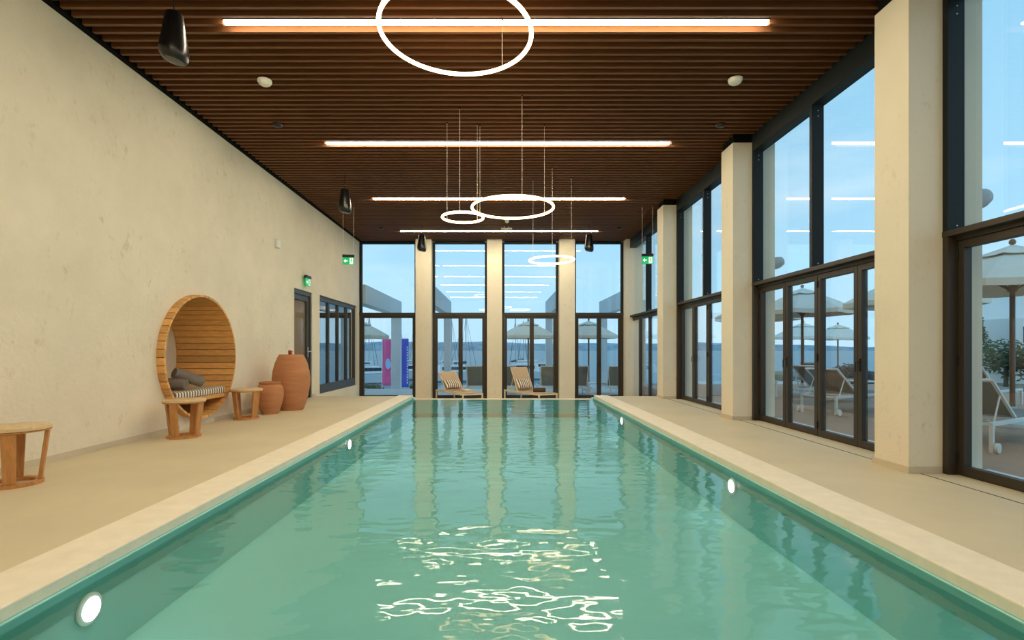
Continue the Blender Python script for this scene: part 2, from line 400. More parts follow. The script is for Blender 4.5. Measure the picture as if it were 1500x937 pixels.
# ------------------------------------------------------------------ far glazing (window above, door below)
XB = [(WL, -2.61), (-2.13, -0.43), (0.03, 1.78), (2.25, 3.80)]
ZT = 2.20   # transom centre
def rot_pane(bm, x0, x1, z0, z1, y, t=0.016, ang=math.radians(0.72)):
    M = Matrix.Translation(((x0+x1)/2, y, (z0+z1)/2)) @ Matrix.Rotation(ang, 4, 'Z')
    mbox(bm, M, x1-x0, t, z1-z0)
where = ['beside the plaster wall', 'left of centre above the first lounger', 'right of centre above the second lounger', 'near the corner column']
wn = ['far upper window beside the plaster wall', 'far upper window above the low backed lounger', 'far upper window with the glowing ring in front', 'far upper window next to the corner column']
dn = ['far glazed door with banners showing through it', 'far double glazed door behind the low backed lounger', 'far double glazed door behind the lounger with the brown towel roll', 'far double glazed door with outdoor umbrella pole behind it']
for i, (a, b) in enumerate(XB):
    w = thing('window_%d' % (i+1), (0,0,0), wn[i], 'window', kind='structure')
    bm = new()
    z0, z1 = ZT+0.05, 4.44
    f = 0.075
    box(bm, a, a+f, YF-0.06, YF+0.06, z0-0.05, z1); box(bm, b-f, b, YF-0.06, YF+0.06, z0-0.05, z1)
    box(bm, a+f, b-f, YF-0.06, YF+0.06, z1-0.05, z1+0.06)
    obj('window_frame', bm, M_frameU, w)
    bm = new(); rot_pane(bm, a+f-0.01, b-f+0.01, z0, z1-0.045, YF); obj('glass_pane', bm, G_win, w)
    d = thing('door_%d' % (i+1), (0,0,0), dn[i], 'door', kind='structure')
    bm = new()
    box(bm, a, b, YF-0.08, YF+0.06, ZT-0.05, ZT+0.05)
    box(bm, a, a+0.09, YF-0.06, YF+0.06, FLO, ZT-0.05); box(bm, b-0.09, b, YF-0.06, YF+0.06, FLO, ZT-0.05)
    obj('door_frame', bm, M_frameL, d)
    if i == 0: leaves = [(a+0.09, b-0.09)]
    else:
        m = (a+b)/2 + (0.05 if i == 2 else 0.02)
        leaves = [(a+0.09, m), (m, b-0.09)]
    for k, (p, q) in enumerate(leaves):
        s = 0.05 if i == 0 else 0.065
        bm = new()
        box(bm, p+0.002, p+s, YF-0.045, YF+0.035, FLO+0.012, ZT-0.055); box(bm, q-s, q-0.002, YF-0.045, YF+0.035, FLO+0.012, ZT-0.055)
        box(bm, p+s, q-s, YF-0.045, YF+0.035, ZT-0.055-s*1.2, ZT-0.055); box(bm, p+s, q-s, YF-0.045, YF+0.035, FLO+0.012, FLO+0.10)
        lf = obj('door_leaf', bm, M_frameL, d)
        bm = new(); rot_pane(bm, p+s-0.008, q-s+0.008, FLO+0.09, ZT-0.055-s*1.2+0.01, YF); obj('glass_pane', bm, G_door, lf)
        if k == len(leaves)-1:
            bm = new(); x = q-s/2 if i == 0 else p+s/2
            box(bm, x-0.012, x+0.012, YF-0.06, YF-0.045, 0.55, 0.72); tube(bm, [(x, YF-0.06, 0.66), (x, YF-0.10, 0.66), (x-0.11, YF-0.10, 0.66)], 0.009)
            obj('lever_handle', bm, M_hinge, lf)
    bm = new(); box(bm, a, b, YF+0.06, YF+0.22, FLO-0.1, FLO+0.02)
    obj('sill', bm, M_sill, d)

# ------------------------------------------------------------------ right side bays
bays = [(CY[i]+CD, CY[i+1]) for i in range(4)] + [(CY[4]+CD, YF-0.05)]
bl = ['behind the viewer', 'closest to the viewer', 'between the largest and the second column', 'between the second and the third column', 'beyond the third column at the far corner']
for i, (a, b) in enumerate(bays):
    XT = XG - 0.12
    fl = 0 if i < 4 else FLO
    w = thing('window_%d' % (i+5), (0,0,0), 'tall upper window over the folding doors, ' + bl[i], 'window', kind='structure')
    bm = new()
    box(bm, XT, XG+0.06, a, b, 4.20, 4.50)
    box(bm, XT, XG+0.03, a, a+0.055, 2.146, 4.20); box(bm, XT, XG+0.03, b-0.055, b, 2.146, 4.20)
    m = (a+b)/2
    box(bm, XT, XG+0.03, m-0.03, m+0.03, 2.146, 4.20)
    obj('window_frame', bm, M_frameU, w, bevel=0.003)
    bm = new()
    for p, q in ((a+0.055, m-0.03), (m+0.03, b-0.055)): box(bm, XG+0.005, XG+0.022, p-0.01, q+0.01, 2.13, 4.21)
    obj('glass_pane', bm, G_win, w)
    bm = new()
    for y in (a+0.03, m, b-0.03):
        for z in (4.12, 4.05, 2.19): lathe(bm, [(0.006, 0), (0.006, 0.004)], 8, M=Matrix.Translation((XT+0.075, y-0.0305, z)) @ Matrix.Rotation(PI/2, 4, 'X'))
    obj('bolt', bm, M_steel, w)
    bm = new(); box(bm, XT-0.005, XG+0.06, a, b, 2.095, 2.146); obj('transom', bm, M_frameL, w, bevel=0.003)
    d = thing('door_%d' % (i+5), (0,0,0), 'dark bronze glazed folding door, ' + bl[i], 'door', kind='structure')
    bm = new()
    box(bm, XT, XG+0.05, a, a+0.055, fl, 2.095); box(bm, XT, XG+0.05, b-0.055, b, fl, 2.095)
    box(bm, XG-0.05, XG+0.05, a+0.055, b-0.055, 2.055, 2.095); box(bm, XG-0.02, XG+0.05, a+0.055, b-0.055, fl-0.02, fl+0.012)
    obj('door_frame', bm, M_frameL, d, bevel=0.003)
    npan = 4 if i < 4 else 4
    pw = (b-a-0.11)/npan
    for k in range(npan):
        p, q = a+0.055+k*pw+0.003, a+0.055+(k+1)*pw-0.003
        st = 0.062
        bm = new()
        z0, z1 = fl+0.012, 2.052
        box(bm, XG-0.035, XG+0.035, p, p+st, z0, z1); box(bm, XG-0.035, XG+0.035, q-st, q, z0, z1)
        box(bm, XG-0.035, XG+0.035, p+st, q-st, z1-0.065, z1); box(bm, XG-0.035, XG+0.035, p+st, q-st, z0, z0+0.075)
        lf = obj('door_leaf', bm, M_frameL, d, bevel=0.003)
        bm = new(); box(bm, XG-0.010, XG+0.014, p+st-0.01, q-st+0.01, z0+0.07, z1-0.06); obj('glass_pane', bm, G_door, lf)
        if k % 2 == 1:
            for z in (fl+0.15, fl+1.0, 1.93):
                bm = new(); box(bm, XG-0.050, XG-0.034, q-0.012, q+0.018, z-0.045, z+0.045); obj('hinge', bm, M_hinge, lf, bevel=0.003)
        if k in (0, 2) and i in (2, 3):
            bm = new(); box(bm, XG-0.048, XG-0.034, q-0.045, q-0.020, 0.86, 1.0)
            tube(bm, [(XG-0.045, q-0.032, 0.96), (XG-0.085, q-0.032, 0.96), (XG-0.085, q-0.032, 0.85)], 0.008); obj('lever_handle', bm, M_hinge, lf)
    bm = new(); box(bm, XG+0.05, XG+0.30, a, b, fl-0.08, fl+0.035); obj('sill', bm, M_sill, d)
# corner mullion post
# ------------------------------------------------------------------ left door and strip window
d = thing('door_10', (0,0,0), 'dark grey glazed door in the plaster wall behind the large urn', 'door', kind='structure')
bm = new()
x0, x1 = WL-0.16, WL-0.02
box(bm, x0, x1, DY0, DY0+0.06, 0, DZ); box(bm, x0, x1, DY1-0.06, DY1, 0, DZ); box(bm, x0, x1, DY0+0.06, DY1-0.06, DZ-0.10, DZ)
obj('door_frame', bm, M_frameG, d, bevel=0.003)
bm = new()
p, q = DY0+0.063, DY1-0.063
box(bm, x0+0.02, x1-0.03, p, p+0.08, 0.01, DZ-0.103); box(bm, x0+0.02, x1-0.03, q-0.13, q, 0.01, DZ-0.103)
box(bm, x0+0.02, x1-0.03, p+0.08, q-0.13, DZ-0.22, DZ-0.103); box(bm, x0+0.02, x1-0.03, p+0.08, q-0.13, 0.01, 0.16)
lf = obj('door_leaf', bm, M_frameG, d, bevel=0.003)
bm = new(); box(bm, x0+0.05, x0+0.07, p+0.07, q-0.12, 0.15, DZ-0.21); obj('glass_pane', bm, M_tanreflect, lf)
bm = new()
box(bm, x1-0.03, x1-0.018, q-0.10, q-0.05, 0.93, 1.16); tube(bm, [(x1-0.02, q-0.075, 1.06), (x1+0.05, q-0.075, 1.06), (x1+0.05, q-0.32, 1.06)], 0.012)
obj('lever_handle', bm, M_steel, lf)
w = thing('window_10', (0,0,0), 'four pane strip window in the plaster wall beyond the dark door', 'window', kind='structure')
bm = new()
x0, x1 = WL-0.15, WL-0.05
box(bm, x0, x1, WY0, WY0+0.05, WZ0, WZ1); box(bm, x0, x1, WY1-0.06, WY1, WZ0, WZ1)
box(bm, x0, x1, WY0+0.05, WY1-0.06, WZ1-0.12, WZ1); box(bm, x0, x1, WY0+0.05, WY1-0.06, WZ0, WZ0+0.22)
pw = (WY1-WY0-0.11)/4
for k in (1, 2, 3):
    y = WY0+0.05+k*pw; box(bm, x0, x1, y-0.035, y+0.035, WZ0+0.22, WZ1-0.12)
obj('window_frame', bm, M_frameG, w, bevel=0.003)
bm = new(); box(bm, x0+0.04, x0+0.06, WY0+0.04, WY1-0.05, WZ0+0.21, WZ1-0.11); obj('glass_pane', bm, G_dark, w)

# ------------------------------------------------------------------ linear lights
BZ = 4.447
BY = [-0.90, 2.18, 5.263, 8.34, 11.41, 14.51]
BLAB = ['white linear ceiling light behind the viewer', 'white linear ceiling light right above the viewer', 'longest looking white linear ceiling light, crossed by the big glowing ring',
        'white linear ceiling light, second in view from the viewer', 'white linear ceiling light crossed by the two hanging rings', 'white linear ceiling light closest to the far glazing']
src = None
for y, l in zip(BY, BLAB):
    if src is None:
        t = thing('linear_light', (-0.05, y, BZ), l, 'ceiling light', 'linear lights in the slat ceiling')
        bm = new()
        M = Matrix.Rotation(PI/2, 4, 'Y')
        prof = [(-0.026, 0.026), (-0.026, 0.008), (-0.018, 0.0), (0.018, 0.0), (0.026, 0.008), (0.026, 0.026)]
        prism(bm, prof, 'x', -2.79, 2.79)
        obj('diffuser', bm, E_bar, t)
        bm = new(); box(bm, -2.80, 2.80, -0.030, 0.030, 0.027, 0.11); obj('housing', bm, M_black, t)
        src = t
    else:
        dup(src, (-0.05, y, BZ), l)
# ------------------------------------------------------------------ ring lights
def ring_light(cx, cy, z, R, label, angs, tilt=0.0, r=0.017):
    t = thing('ring_pendant', (cx, cy, z), label, 'pendant light', 'glowing ring pendants')
    Mt = Matrix.Rotation(tilt, 3, 'Y')
    n = 96; bm = new()
    tube(bm, [Mt @ Vector((R*math.cos(2*PI*i/n), R*math.sin(2*PI*i/n), 0)) for i in range(n)], r, 10, closed=True)
    obj('ring_tube', bm, E_ring, t, smooth=True)
    for a in angs:
        p = Mt @ Vector((R*math.cos(math.radians(a)), R*math.sin(math.radians(a)), 0))
        bm = new(); tube(bm, [(p.x, p.y, p.z+r*0.8), (p.x, p.y, ZS-z)], 0.0028, 6)
        s = obj('suspension_wire', bm, M_wire, t)
        bm = new(); lathe(bm, [(0.012, ZS-z-0.012), (0.012, ZS-z)], 10, c=(p.x, p.y, 0)); obj('wire_anchor', bm, M_black, s)
ring_light(-0.41, 4.65, 3.97, 0.685, 'biggest glowing ring pendant, highest in view under the first linear light', (178, 286, 52), tilt=0.035, r=0.019)
ring_light(0.166, 7.33, 3.13, 0.582, 'wide glowing ring pendant above a smaller overlapping ring', (146, 281, 34))
ring_light(-0.553, 7.40, 3.01, 0.296, 'smallest glowing ring pendant, hanging just below the wide ring', (146, 266, 48))
ring_light(0.97, 9.83, 2.82, 0.426, 'lowest glowing ring pendant, in front of the far glazing', (143, 266, 20), tilt=-0.012)

# ------------------------------------------------------------------ hanging speakers
def speaker(loc, label):
    t = thing('pendant_speaker', loc, label, 'speaker', 'black pendant speakers')
    bm = new()
    prof = [(0.068, 0.20), (0.074, 0.19), (0.098, 0.02), (0.118, -0.10), (0.122, -0.15), (0.116, -0.195), (0.096, -0.225)]
    n = 36; rings = []
    for r, z in prof:
        rings.append([])
        for k in range(n):
            a = 2*PI*k/n; x, y = r*math.cos(a), r*math.sin(a)
            f = max(0.0, min(1.0, (0.0 - z)/0.2))
            rings[-1].append(bm.verts.new((x, y, z - 0.20*f*x)))
    for A, B in zip(rings, rings[1:]):
        for j in range(n): bm.faces.new((A[j], A[(j+1) % n], B[(j+1) % n], B[j]))
    bm.faces.new(rings[0]); bm.faces.new(rings[-1])
    obj('shell', bm, M_blackplast, t, smooth=True)
    bm = new()
    rr = []
    for r, z in ((0.094, -0.226), (0.088, -0.232), (0.03, -0.236)):
        rr.append([bm.verts.new((r*math.cos(2*PI*k/n), r*math.sin(2*PI*k/n), z-0.20*r*math.cos(2*PI*k/n))) for k in range(n)])
    for A, B in zip(rr, rr[1:]):
        for j in range(n): bm.faces.new((A[j], A[(j+1) % n], B[(j+1) % n], B[j]))
    bm.faces.new(rr[0]); bm.faces.new(rr[-1])
    obj('grille', bm, M_blackplast, t, smooth=True)
    bm = new(); tube(bm, [(0, 0, 0.20), (0, 0, ZS-loc[2])], 0.004, 6); obj('cable', bm, M_black, t)
    return t
sp = speaker((-2.99, 4.68, 3.97), 'large looking black pendant speaker over the deck, closest to the viewer')
dup(sp, (-2.96, 9.7, 3.93), 'black pendant speaker beside the plaster wall above the exit sign')
dup(sp, (-2.09, 13.5, 3.93), 'black pendant speaker in front of the far column by the banners')
dup(sp, (2.32, 13.5, 3.93), 'black pendant speaker in front of the far column by the corner')

# ------------------------------------------------------------------ ceiling devices
def disc(name, loc, m, label, cat, group, r=0.07, h=0.05):
    t = thing(name, loc, label, cat, group)
    bm = new(); lathe(bm, [(r*0.9, 0), (r, -0.006), (r, -h*0.4), (r*0.82, -h*0.75)], 28); obj('housing', bm, m, t, smooth=True)
    bm = new(); lathe(bm, [(r*0.80, -h*0.76), (r*0.6, -h*0.95), (r*0.3, -h)], 28); obj('cover', bm, m, t, smooth=True)
    return t
s1 = disc('smoke_detector', (-2.94, 6.37, ZS), M_white, 'white round smoke detector on the slats, on the plaster wall side', 'smoke detector', 'white smoke detectors', 0.085, 0.07)
dup(s1, (2.90, 6.34, ZS), 'white round smoke detector on the slats, on the window side')
s2 = disc('motion_sensor', (-3.33, 7.62, ZS+0.004), M_hinge, 'black ceiling sensor nearest the viewer on the plaster wall side', 'sensor', 'black ceiling sensors', 0.07, 0.05)
dup(s2, (3.27, 7.62, ZS+0.004), 'black ceiling sensor nearest the viewer on the window side')
dup(s2, (-3.28, 14.06, ZS+0.004), 'small black ceiling sensor by the far glazing, plaster wall side')
dup(s2, (3.24, 14.06, ZS+0.004), 'small black ceiling sensor by the far glazing, window side')
disc('smoke_detector', (0.15, 13.2, ZS), M_white, 'small white detector just beyond the wide ring on the ceiling', 'smoke detector', 'white smoke detectors', 0.055, 0.09)
t = thing('wireless_router', (0.15, 13.95, ZS), 'white ceiling router with two stubby prongs above the farthest linear light', 'router')
bm = new(); box(bm, -0.15, 0.15, -0.06, 0.06, -0.075, -0.045); obj('body', bm, M_white, t, bevel=0.01)
for x in (-0.06, 0.06):
    bm = new(); tube(bm, [(x, 0, -0.046), (x, 0, 0)], 0.012); obj('prong', bm, M_white, t)
bm = new(); lathe(bm, [(0.04, -0.075), (0.035, -0.10), (0.015, -0.115)], 16); obj('dome', bm, M_white, t, smooth=True)

# ------------------------------------------------------------------ exit signs
def exit_sign(loc, label, rotz=0.0, hang=True):
    t = thing('exit_sign', loc, label, 'exit sign', 'green exit signs', rotz)
    bm = new(); box(bm, -0.135, 0.135, -0.03, 0.03, 0.075, 0.135); obj('housing', bm, M_hinge, t, bevel=0.004)
    bm = new(); box(bm, -0.13, 0.13, -0.006, 0.006, -0.10, 0.074); p = obj('panel', bm, M_green, t)
    bm = new()
    y0, y1 = -0.010, -0.0065
    prism(bm, [(-0.105, -0.012), (-0.06, 0.035), (-0.06, 0.0), (-0.015, 0.0), (-0.015, -0.024), (-0.06, -0.024), (-0.06, -0.06)], 'y', y0, y1)
    prism(bm, [(0.03, 0.06), (0.11, 0.06), (0.11, -0.085), (0.03, -0.085)], 'y', y0, y1)
    obj('arrow_and_doorway', bm, M_signwhite, p)
    bm = new()
    y0, y1 = -0.013, -0.0101
    prism(bm, [(0.070+0.013*math.cos(k*PI/6), 0.038+0.013*math.sin(k*PI/6)) for k in range(12)], 'y', y0, y1)
    prism(bm, [(0.062, 0.022), (0.083, 0.022), (0.086, -0.022), (0.068, -0.022)], 'y', y0, y1)
    prism(bm, [(0.068, -0.0225), (0.078, -0.0225), (0.058, -0.075), (0.047, -0.075)], 'y', y0, y1)
    prism(bm, [(0.0785, -0.0225), (0.087, -0.0225), (0.100, -0.070), (0.090, -0.070)], 'y', y0, y1)
    prism(bm, [(0.0615, 0.018), (0.0615, 0.006), (0.040, -0.012), (0.036, -0.002)], 'y', y0, y1)
    obj('running_figure', bm, M_green, p)
    if hang:
        for x in (-0.12, 0.12):
            bm = new(); tube(bm, [(x, 0, 0.135), (x, 0, ZS-loc[2])], 0.003, 6); obj('suspension_wire', bm, M_wire, t)
    else:
        bm = new(); box(bm, -0.04, 0.04, 0.03, 0.075, 0.08, 0.13); obj('bracket', bm, M_hinge, t)
    return t
exit_sign((-3.58, 12.0, 3.19), 'green exit sign hung on wires near the plaster wall', math.radians(8))
exit_sign((3.43, 12.0, 3.21), 'green exit sign hung on wires in front of the corner column', math.radians(-4))
exit_sign((WL+0.08, 11.45, 2.62), 'green exit sign fixed to the plaster wall above the dark door', PI/2, hang=False)
t = thing('wall_sensor', (WL, 10.02, 3.17), 'small cream box high on the plaster wall', 'wall sensor')
bm = new(); box(bm, 0.0, 0.015, -0.09, 0.09, -0.085, 0.085); obj('back_plate', bm, M_white, t)
bm = new(); box(bm, 0.0155, 0.06, -0.08, 0.08, -0.075, 0.075); obj('cover', bm, M_white, t, bevel=0.012)

# ------------------------------------------------------------------ round alcove seat
PR = 0.10       # how far the rim stands out of the wall
DEP = 0.85
t = thing('alcove_seat', (WL, NYC, NZC), 'round seat niche lined with orange larch slats in the plaster wall', 'alcove seat')
bm = new()
ns = 52
for i in range(ns):
    a0 = 2*PI*(i+0.045)/ns; a1 = 2*PI*(i+0.955)/ns
    ro, ri = NR-0.001, NR-0.032
    poly = [(ro*math.cos(a0), ro*math.sin(a0)), (ro*math.cos((a0+a1)/2), ro*math.sin((a0+a1)/2)), (ro*math.cos(a1), ro*math.sin(a1)), (ri*math.cos(a1), ri*math.sin(a1)), (ri*math.cos(a0), ri*math.sin(a0))]
    prism(bm, poly, 'x', -DEP, PR)
obj('stave_shell', bm, M_stave, t)
bm = new(); lathe(bm, [(NR-0.022, -DEP+0.002), (NR-0.022, PR-0.006), (NR-0.012, PR-0.006), (NR-0.012, -DEP+0.002), (NR-0.022, -DEP+0.002)], 96, cap=False, M=Matrix.Rotation(PI/2, 4, 'Y'))
obj('backing_hoop', bm, M_bark, t, smooth=True)
bm = new(); prism(bm, [((NR+0.02)*math.cos(2*PI*k/64), (NR+0.02)*math.sin(2*PI*k/64)) for k in range(64)], 'x', -DEP-0.05, -DEP-0.001); obj('back_panel', bm, M_plaster, t)
bm = new(); prism(bm, [((NR+0.012)*math.cos(2*PI*k/64), (NR+0.012)*math.sin(2*PI*k/64)) for k in range(64)], 'x', -DEP, -DEP+0.001)
bm.free()
zb = 0.37-NZC
hw = math.sqrt((NR-0.035)**2-zb**2)
bm = new(); box(bm, -DEP+0.002, PR-0.015, -hw, hw, zb, zb+0.055); obj('seat_board', bm, M_larch, t, bevel=0.004)
# seat cushion
zc = 0.426
hc2 = math.sqrt((NR-0.04)**2-(zc-NZC)**2)-0.005
t = thing('seat_cushion', (WL, NYC, zc), 'taupe seat cushion with striped edge inside the round niche', 'cushion')
bm = new(); box(bm, -DEP+0.03, PR-0.03, -hc2, hc2, 0.0, 0.098); obj('border', bm, M_stripeY, t, bevel=0.022)
bm = new(); box(bm, -DEP+0.045, PR-0.05, -hc2+0.02, hc2-0.02, 0.0985, 0.112); obj('top_panel', bm, M_cushtop, t, bevel=0.006)
t = thing('back_cushion', (WL, NYC, zc), 'striped cushion leaning on the near curve of the round niche', 'cushion')
bm = new()
a0 = math.radians(213)
for k in range(1):
    c = Vector((-0.36, (NR-0.10)*math.cos(math.radians(203)), NZC-zc+(NR-0.10)*math.sin(math.radians(203))))
    mbox(bm, Matrix.Translation(c) @ Matrix.Rotation(math.radians(23), 4, 'X'), 0.70, 0.075, 0.36)
obj('cover', bm, stripe_mat('leaning stripe', (0.16, 0.125, 0.09), (0.82, 0.77, 0.66), 0.062, 'Z', 0.5), t, bevel=0.03)
def towel_roll(name, M, length, r, m, label, group=None):
    bm = new()
    # spiral cross-section
    turns = 3.2; n = 90; th = r/(turns+0.6)
    outp = [(r*(0.14+0.86*i/n), 2*PI*turns*i/n) for i in range(n+1)]
    outer = [(a*math.cos(b), a*math.sin(b)) for a, b in outp]
    inner = [((a-th*0.82)*math.cos(b), (a-th*0.82)*math.sin(b)) for a, b in outp]
    rows = []
    for z, k in ((-length/2, 0.96), (-length/2+0.012, 1.0), (length/2-0.012, 1.0), (length/2, 0.96)):
        rows.append(([bm.verts.new((x*k, y*k, z)) for x, y in outer], [bm.verts.new((x*k, y*k, z)) for x, y in inner]))
    for (A, B), (C, D) in zip(rows, rows[1:]):
        for j in range(n):
            bm.faces.new((A[j], A[j+1], C[j+1], C[j])); bm.faces.new((B[j], D[j], D[j+1], B[j+1]))
        bm.faces.new((A[n], B[n], D[n], C[n])); bm.faces.new((A[0], C[0], D[0], B[0]))
    for A, B in (rows[0], rows[-1]):
        for j in range(n): bm.faces.new((A[j], B[j], B[j+1], A[j+1]))
    o = obj(name, bm, m, smooth=True); o.matrix_world = M
    return tag(o, label, 'towel', group)
zt = zc+0.112
def axis_m(c, d, spin=0.0):
    return Matrix.Translation(c) @ Vector(d).to_track_quat('Z', 'Y').to_matrix().to_4x4() @ Matrix.Rotation(spin, 4, 'Z')
towel_roll('towel_roll', axis_m((-4.54, 7.03, zt+0.088), (1, 0.12, 0)), 0.40, 0.087, M_towel, 'dark grey rolled towel lying flat on the niche cushion', 'rolled grey towels')
towel_roll('towel_roll', axis_m((-4.425, 7.25, zt+0.168), (0.16, 0.24, -0.112)), 0.40, 0.087, M_towel, 'dark grey rolled towel propped up on the other towel', 'rolled grey towels')

# ------------------------------------------------------------------ stools
def stool(loc, label, a0):
    t = thing('drum_stool', loc, label, 'stool', 'round teak stools', a0)
    bm = new(); lathe(bm, [(0.232, 0.448), (0.240, 0.452), (0.240, 0.476), (0.234, 0.480)], 48); obj('seat', bm, M_teaktop, t, smooth=True)
    bm = new(); lathe(bm, [(0.236, 0.436), (0.239, 0.447), (0.200, 0.4475), (0.200, 0.436), (0.236, 0.436)], 48, cap=False); obj('seat_ring', bm, M_teak, t)
    bm = new(); lathe(bm, [(0.188, 0.0), (0.190, 0.030), (0.135, 0.030), (0.135, 0.0), (0.188, 0.0)], 48, cap=False); obj('foot_ring', bm, M_teak, t)
    for k in range(4):
        R = Matrix.Rotation(k*PI/2, 4, 'Z')
        bm = new()
        sec = [(-0.014, -0.042), (0.014, -0.042), (0.014, 0.042), (-0.014, 0.042)]
        vs = []
        for z, r, s in ((0.0305, 0.164, 0.9), (0.4355, 0.212, 1.12)):
            vs.append([bm.verts.new(R @ Vector((r+x, y*s, z))) for x, y in sec])
        for j in range(4): bm.faces.new((vs[0][j], vs[0][(j+1) % 4], vs[1][(j+1) % 4], vs[1][j]))
        bm.faces.new(vs[0][::-1]); bm.faces.new(vs[1])
        obj('leg', bm, M_teak, t, bevel=0.004)
    return t
s = stool((-4.0+0.02, 4.18, 0), 'round teak stool standing alone by the plaster wall, cut by the frame', math.radians(-98+43))
dup(s, (-3.99, 6.45, 0), 'round teak stool in front of the round wooden niche', math.radians(-92))
dup(s, (-4.06, 8.16, 0), 'round teak stool between the round niche and the small urn', math.radians(-25))

# ------------------------------------------------------------------ urns
t = thing('clay_urn', (-3.98, 8.82, 0), 'small open terracotta urn beside the stool and the large urn', 'urn', 'terracotta urns')
bm = new()
lathe(bm, [(0.135, 0.0), (0.142, 0.012), (0.150, 0.05), (0.158, 0.055), (0.185, 0.14), (0.212, 0.26), (0.221, 0.35), (0.213, 0.43), (0.188, 0.485), (0.166, 0.505), (0.160, 0.515),
           (0.146, 0.515), (0.15, 0.49), (0.19, 0.43), (0.20, 0.35), (0.17, 0.14), (0.12, 0.03)], 56)
obj('body', bm, M_terra, t, smooth=True)
bm = new(); lathe(bm, [(0.160, 0.513), (0.172, 0.520), (0.176, 0.535), (0.172, 0.548), (0.160, 0.553), (0.146, 0.548), (0.144, 0.513), (0.160, 0.513)], 56, cap=False); obj('rim', bm, M_terra, t, smooth=True)
t = thing('clay_urn', (-3.86, 9.42, 0), 'large tall terracotta urn with a flat top by the dark door', 'urn', 'terracotta urns')
bm = new()
lathe(bm, [(0.205, 0.0), (0.215, 0.01), (0.255, 0.12), (0.298, 0.28), (0.325, 0.44), (0.331, 0.56), (0.318, 0.70), (0.285, 0.84), (0.240, 0.955), (0.212, 1.0)], 64)
obj('body', bm, M_terra, t, smooth=True)
bm = new(); lathe(bm, [(0.212, 1.0), (0.214, 1.004), (0.210, 1.012), (0.19, 1.014)], 64); obj('lid', bm, M_terra, t, smooth=True)
t = thing('clay_mug', (-3.86, 9.36, 1.014), 'tiny red glazed mug standing on the large urn', 'mug')
bm = new(); lathe(bm, [(0.026, 0), (0.029, 0.004), (0.029, 0.074), (0.025, 0.074), (0.024, 0.01)], 24); obj('body', bm, M_red, t, smooth=True)
bm = new(); tube(bm, [(0.028, 0, 0.062), (0.048, 0, 0.058), (0.052, 0, 0.038), (0.046, 0, 0.02), (0.028, 0, 0.016)], 0.005); obj('handle', bm, M_red, t, smooth=True)

# ------------------------------------------------------------------ pool lamps
def pool_lamp(loc, rotz, label):
    t = thing('pool_lamp', loc, label, 'pool light', 'round underwater lamps', rotz)
    M = Matrix.Rotation(PI/2, 4, 'Y')
    bm = new(); lathe(bm, [(0.078, 0.0), (0.078, 0.008), (0.060, 0.014)], 32, M=M); obj('bezel', bm, M_white, t, smooth=True)
    bm = new(); lathe(bm, [(0.058, 0.0145), (0.052, 0.02), (0.03, 0.024)], 32, M=M); obj('lens', bm, E_pool, t, smooth=True)
    return t
p = pool_lamp((PX0+0.0202, 2.57*1.0, -0.20), 0, 'big bright underwater lamp on the plaster wall side, close to the viewer')
dup(p, (PX0+0.0202, 6.95, -0.185), 'small underwater lamp on the plaster wall side, farther along the pool')
dup(p, (PX1-0.0202, 4.82, -0.185), 'underwater lamp on the window side, closer to the viewer', PI)
dup(p, (PX1-0.0202, 9.2, -0.180), 'small underwater lamp on the window side, far along the pool', PI)

# ------------------------------------------------------------------ loungers
def lounger(loc, rotz, label, back=50, mf=M_cream, ms=M_sling, group=None, wheels=False, L=1.85, W=0.62, H=0.33):
    t = thing('sun_lounger', loc, label, 'sun lounger', group, rotz)
    hx = -0.22
    bm = new()
    for y in (-W/2+0.02, W/2-0.02): box(bm, -L/2, L/2, y-0.02, y+0.02, H-0.045, H)
    for x in (-L/2+0.02, -0.3, 0.35, L/2-0.02): box(bm, x-0.015, x+0.015, -W/2+0.04, W/2-0.04, H-0.04, H-0.01)
    obj('frame', bm, mf, t, bevel=0.004)
    for x in (-L/2+0.025, L/2-0.025):
        for y in (-W/2+0.02, W/2-0.02):
            bm = new(); box(bm, x-0.022, x+0.022, y-0.018, y+0.018, 0, H-0.0455); obj('leg', bm, mf, t, bevel=0.004)
    if wheels:
        for y in (-W/2-0.03, W/2+0.03):
            bm = new(); lathe(bm, [(0.03, -0.018), (0.055, -0.014), (0.055, 0.014), (0.03, 0.018)], 24, c=(-L/2+0.025, y, 0.056), M=Matrix.Rotation(PI/2, 3, 'X').to_4x4()); obj('wheel', bm, M_white, t, smooth=True)
    bm = new(); box(bm, hx, L/2-0.02, -W/2+0.035, W/2-0.035, H+0.001, H+0.012); obj('seat_sling', bm, ms, t)
    B = 0.74; a = math.radians(back)
    Mb = Matrix.Translation((hx, 0, H+0.012)) @ Matrix.Rotation(a, 4, 'Y')
    bm = new(); mbox(bm, Mb @ Matrix.Translation((-B/2, 0, 0.012)), B, W-0.09, 0.012)
    bk = obj('backrest', bm, ms, t)
    bm = new()
    for y in (-W/2+0.045, W/2-0.045): mbox(bm, Mb @ Matrix.Translation((-B/2, y, 0.0)), B+0.02, 0.03, 0.024)
    mbox(bm, Mb @ Matrix.Translation((-B, 0, 0.0)), 0.03, W-0.06, 0.026)
    obj('backrest_frame', bm, mf, bk)
    top = Mb @ Vector((-B*0.62, 0, -0.015))
    for y in (-W/2+0.05, W/2-0.05):
        bm = new(); tube(bm, [(top.x, y, top.z), (top.x-0.16, y, H-0.02)], 0.009); obj('support_strut', bm, mf, bk)
    return t, Mb
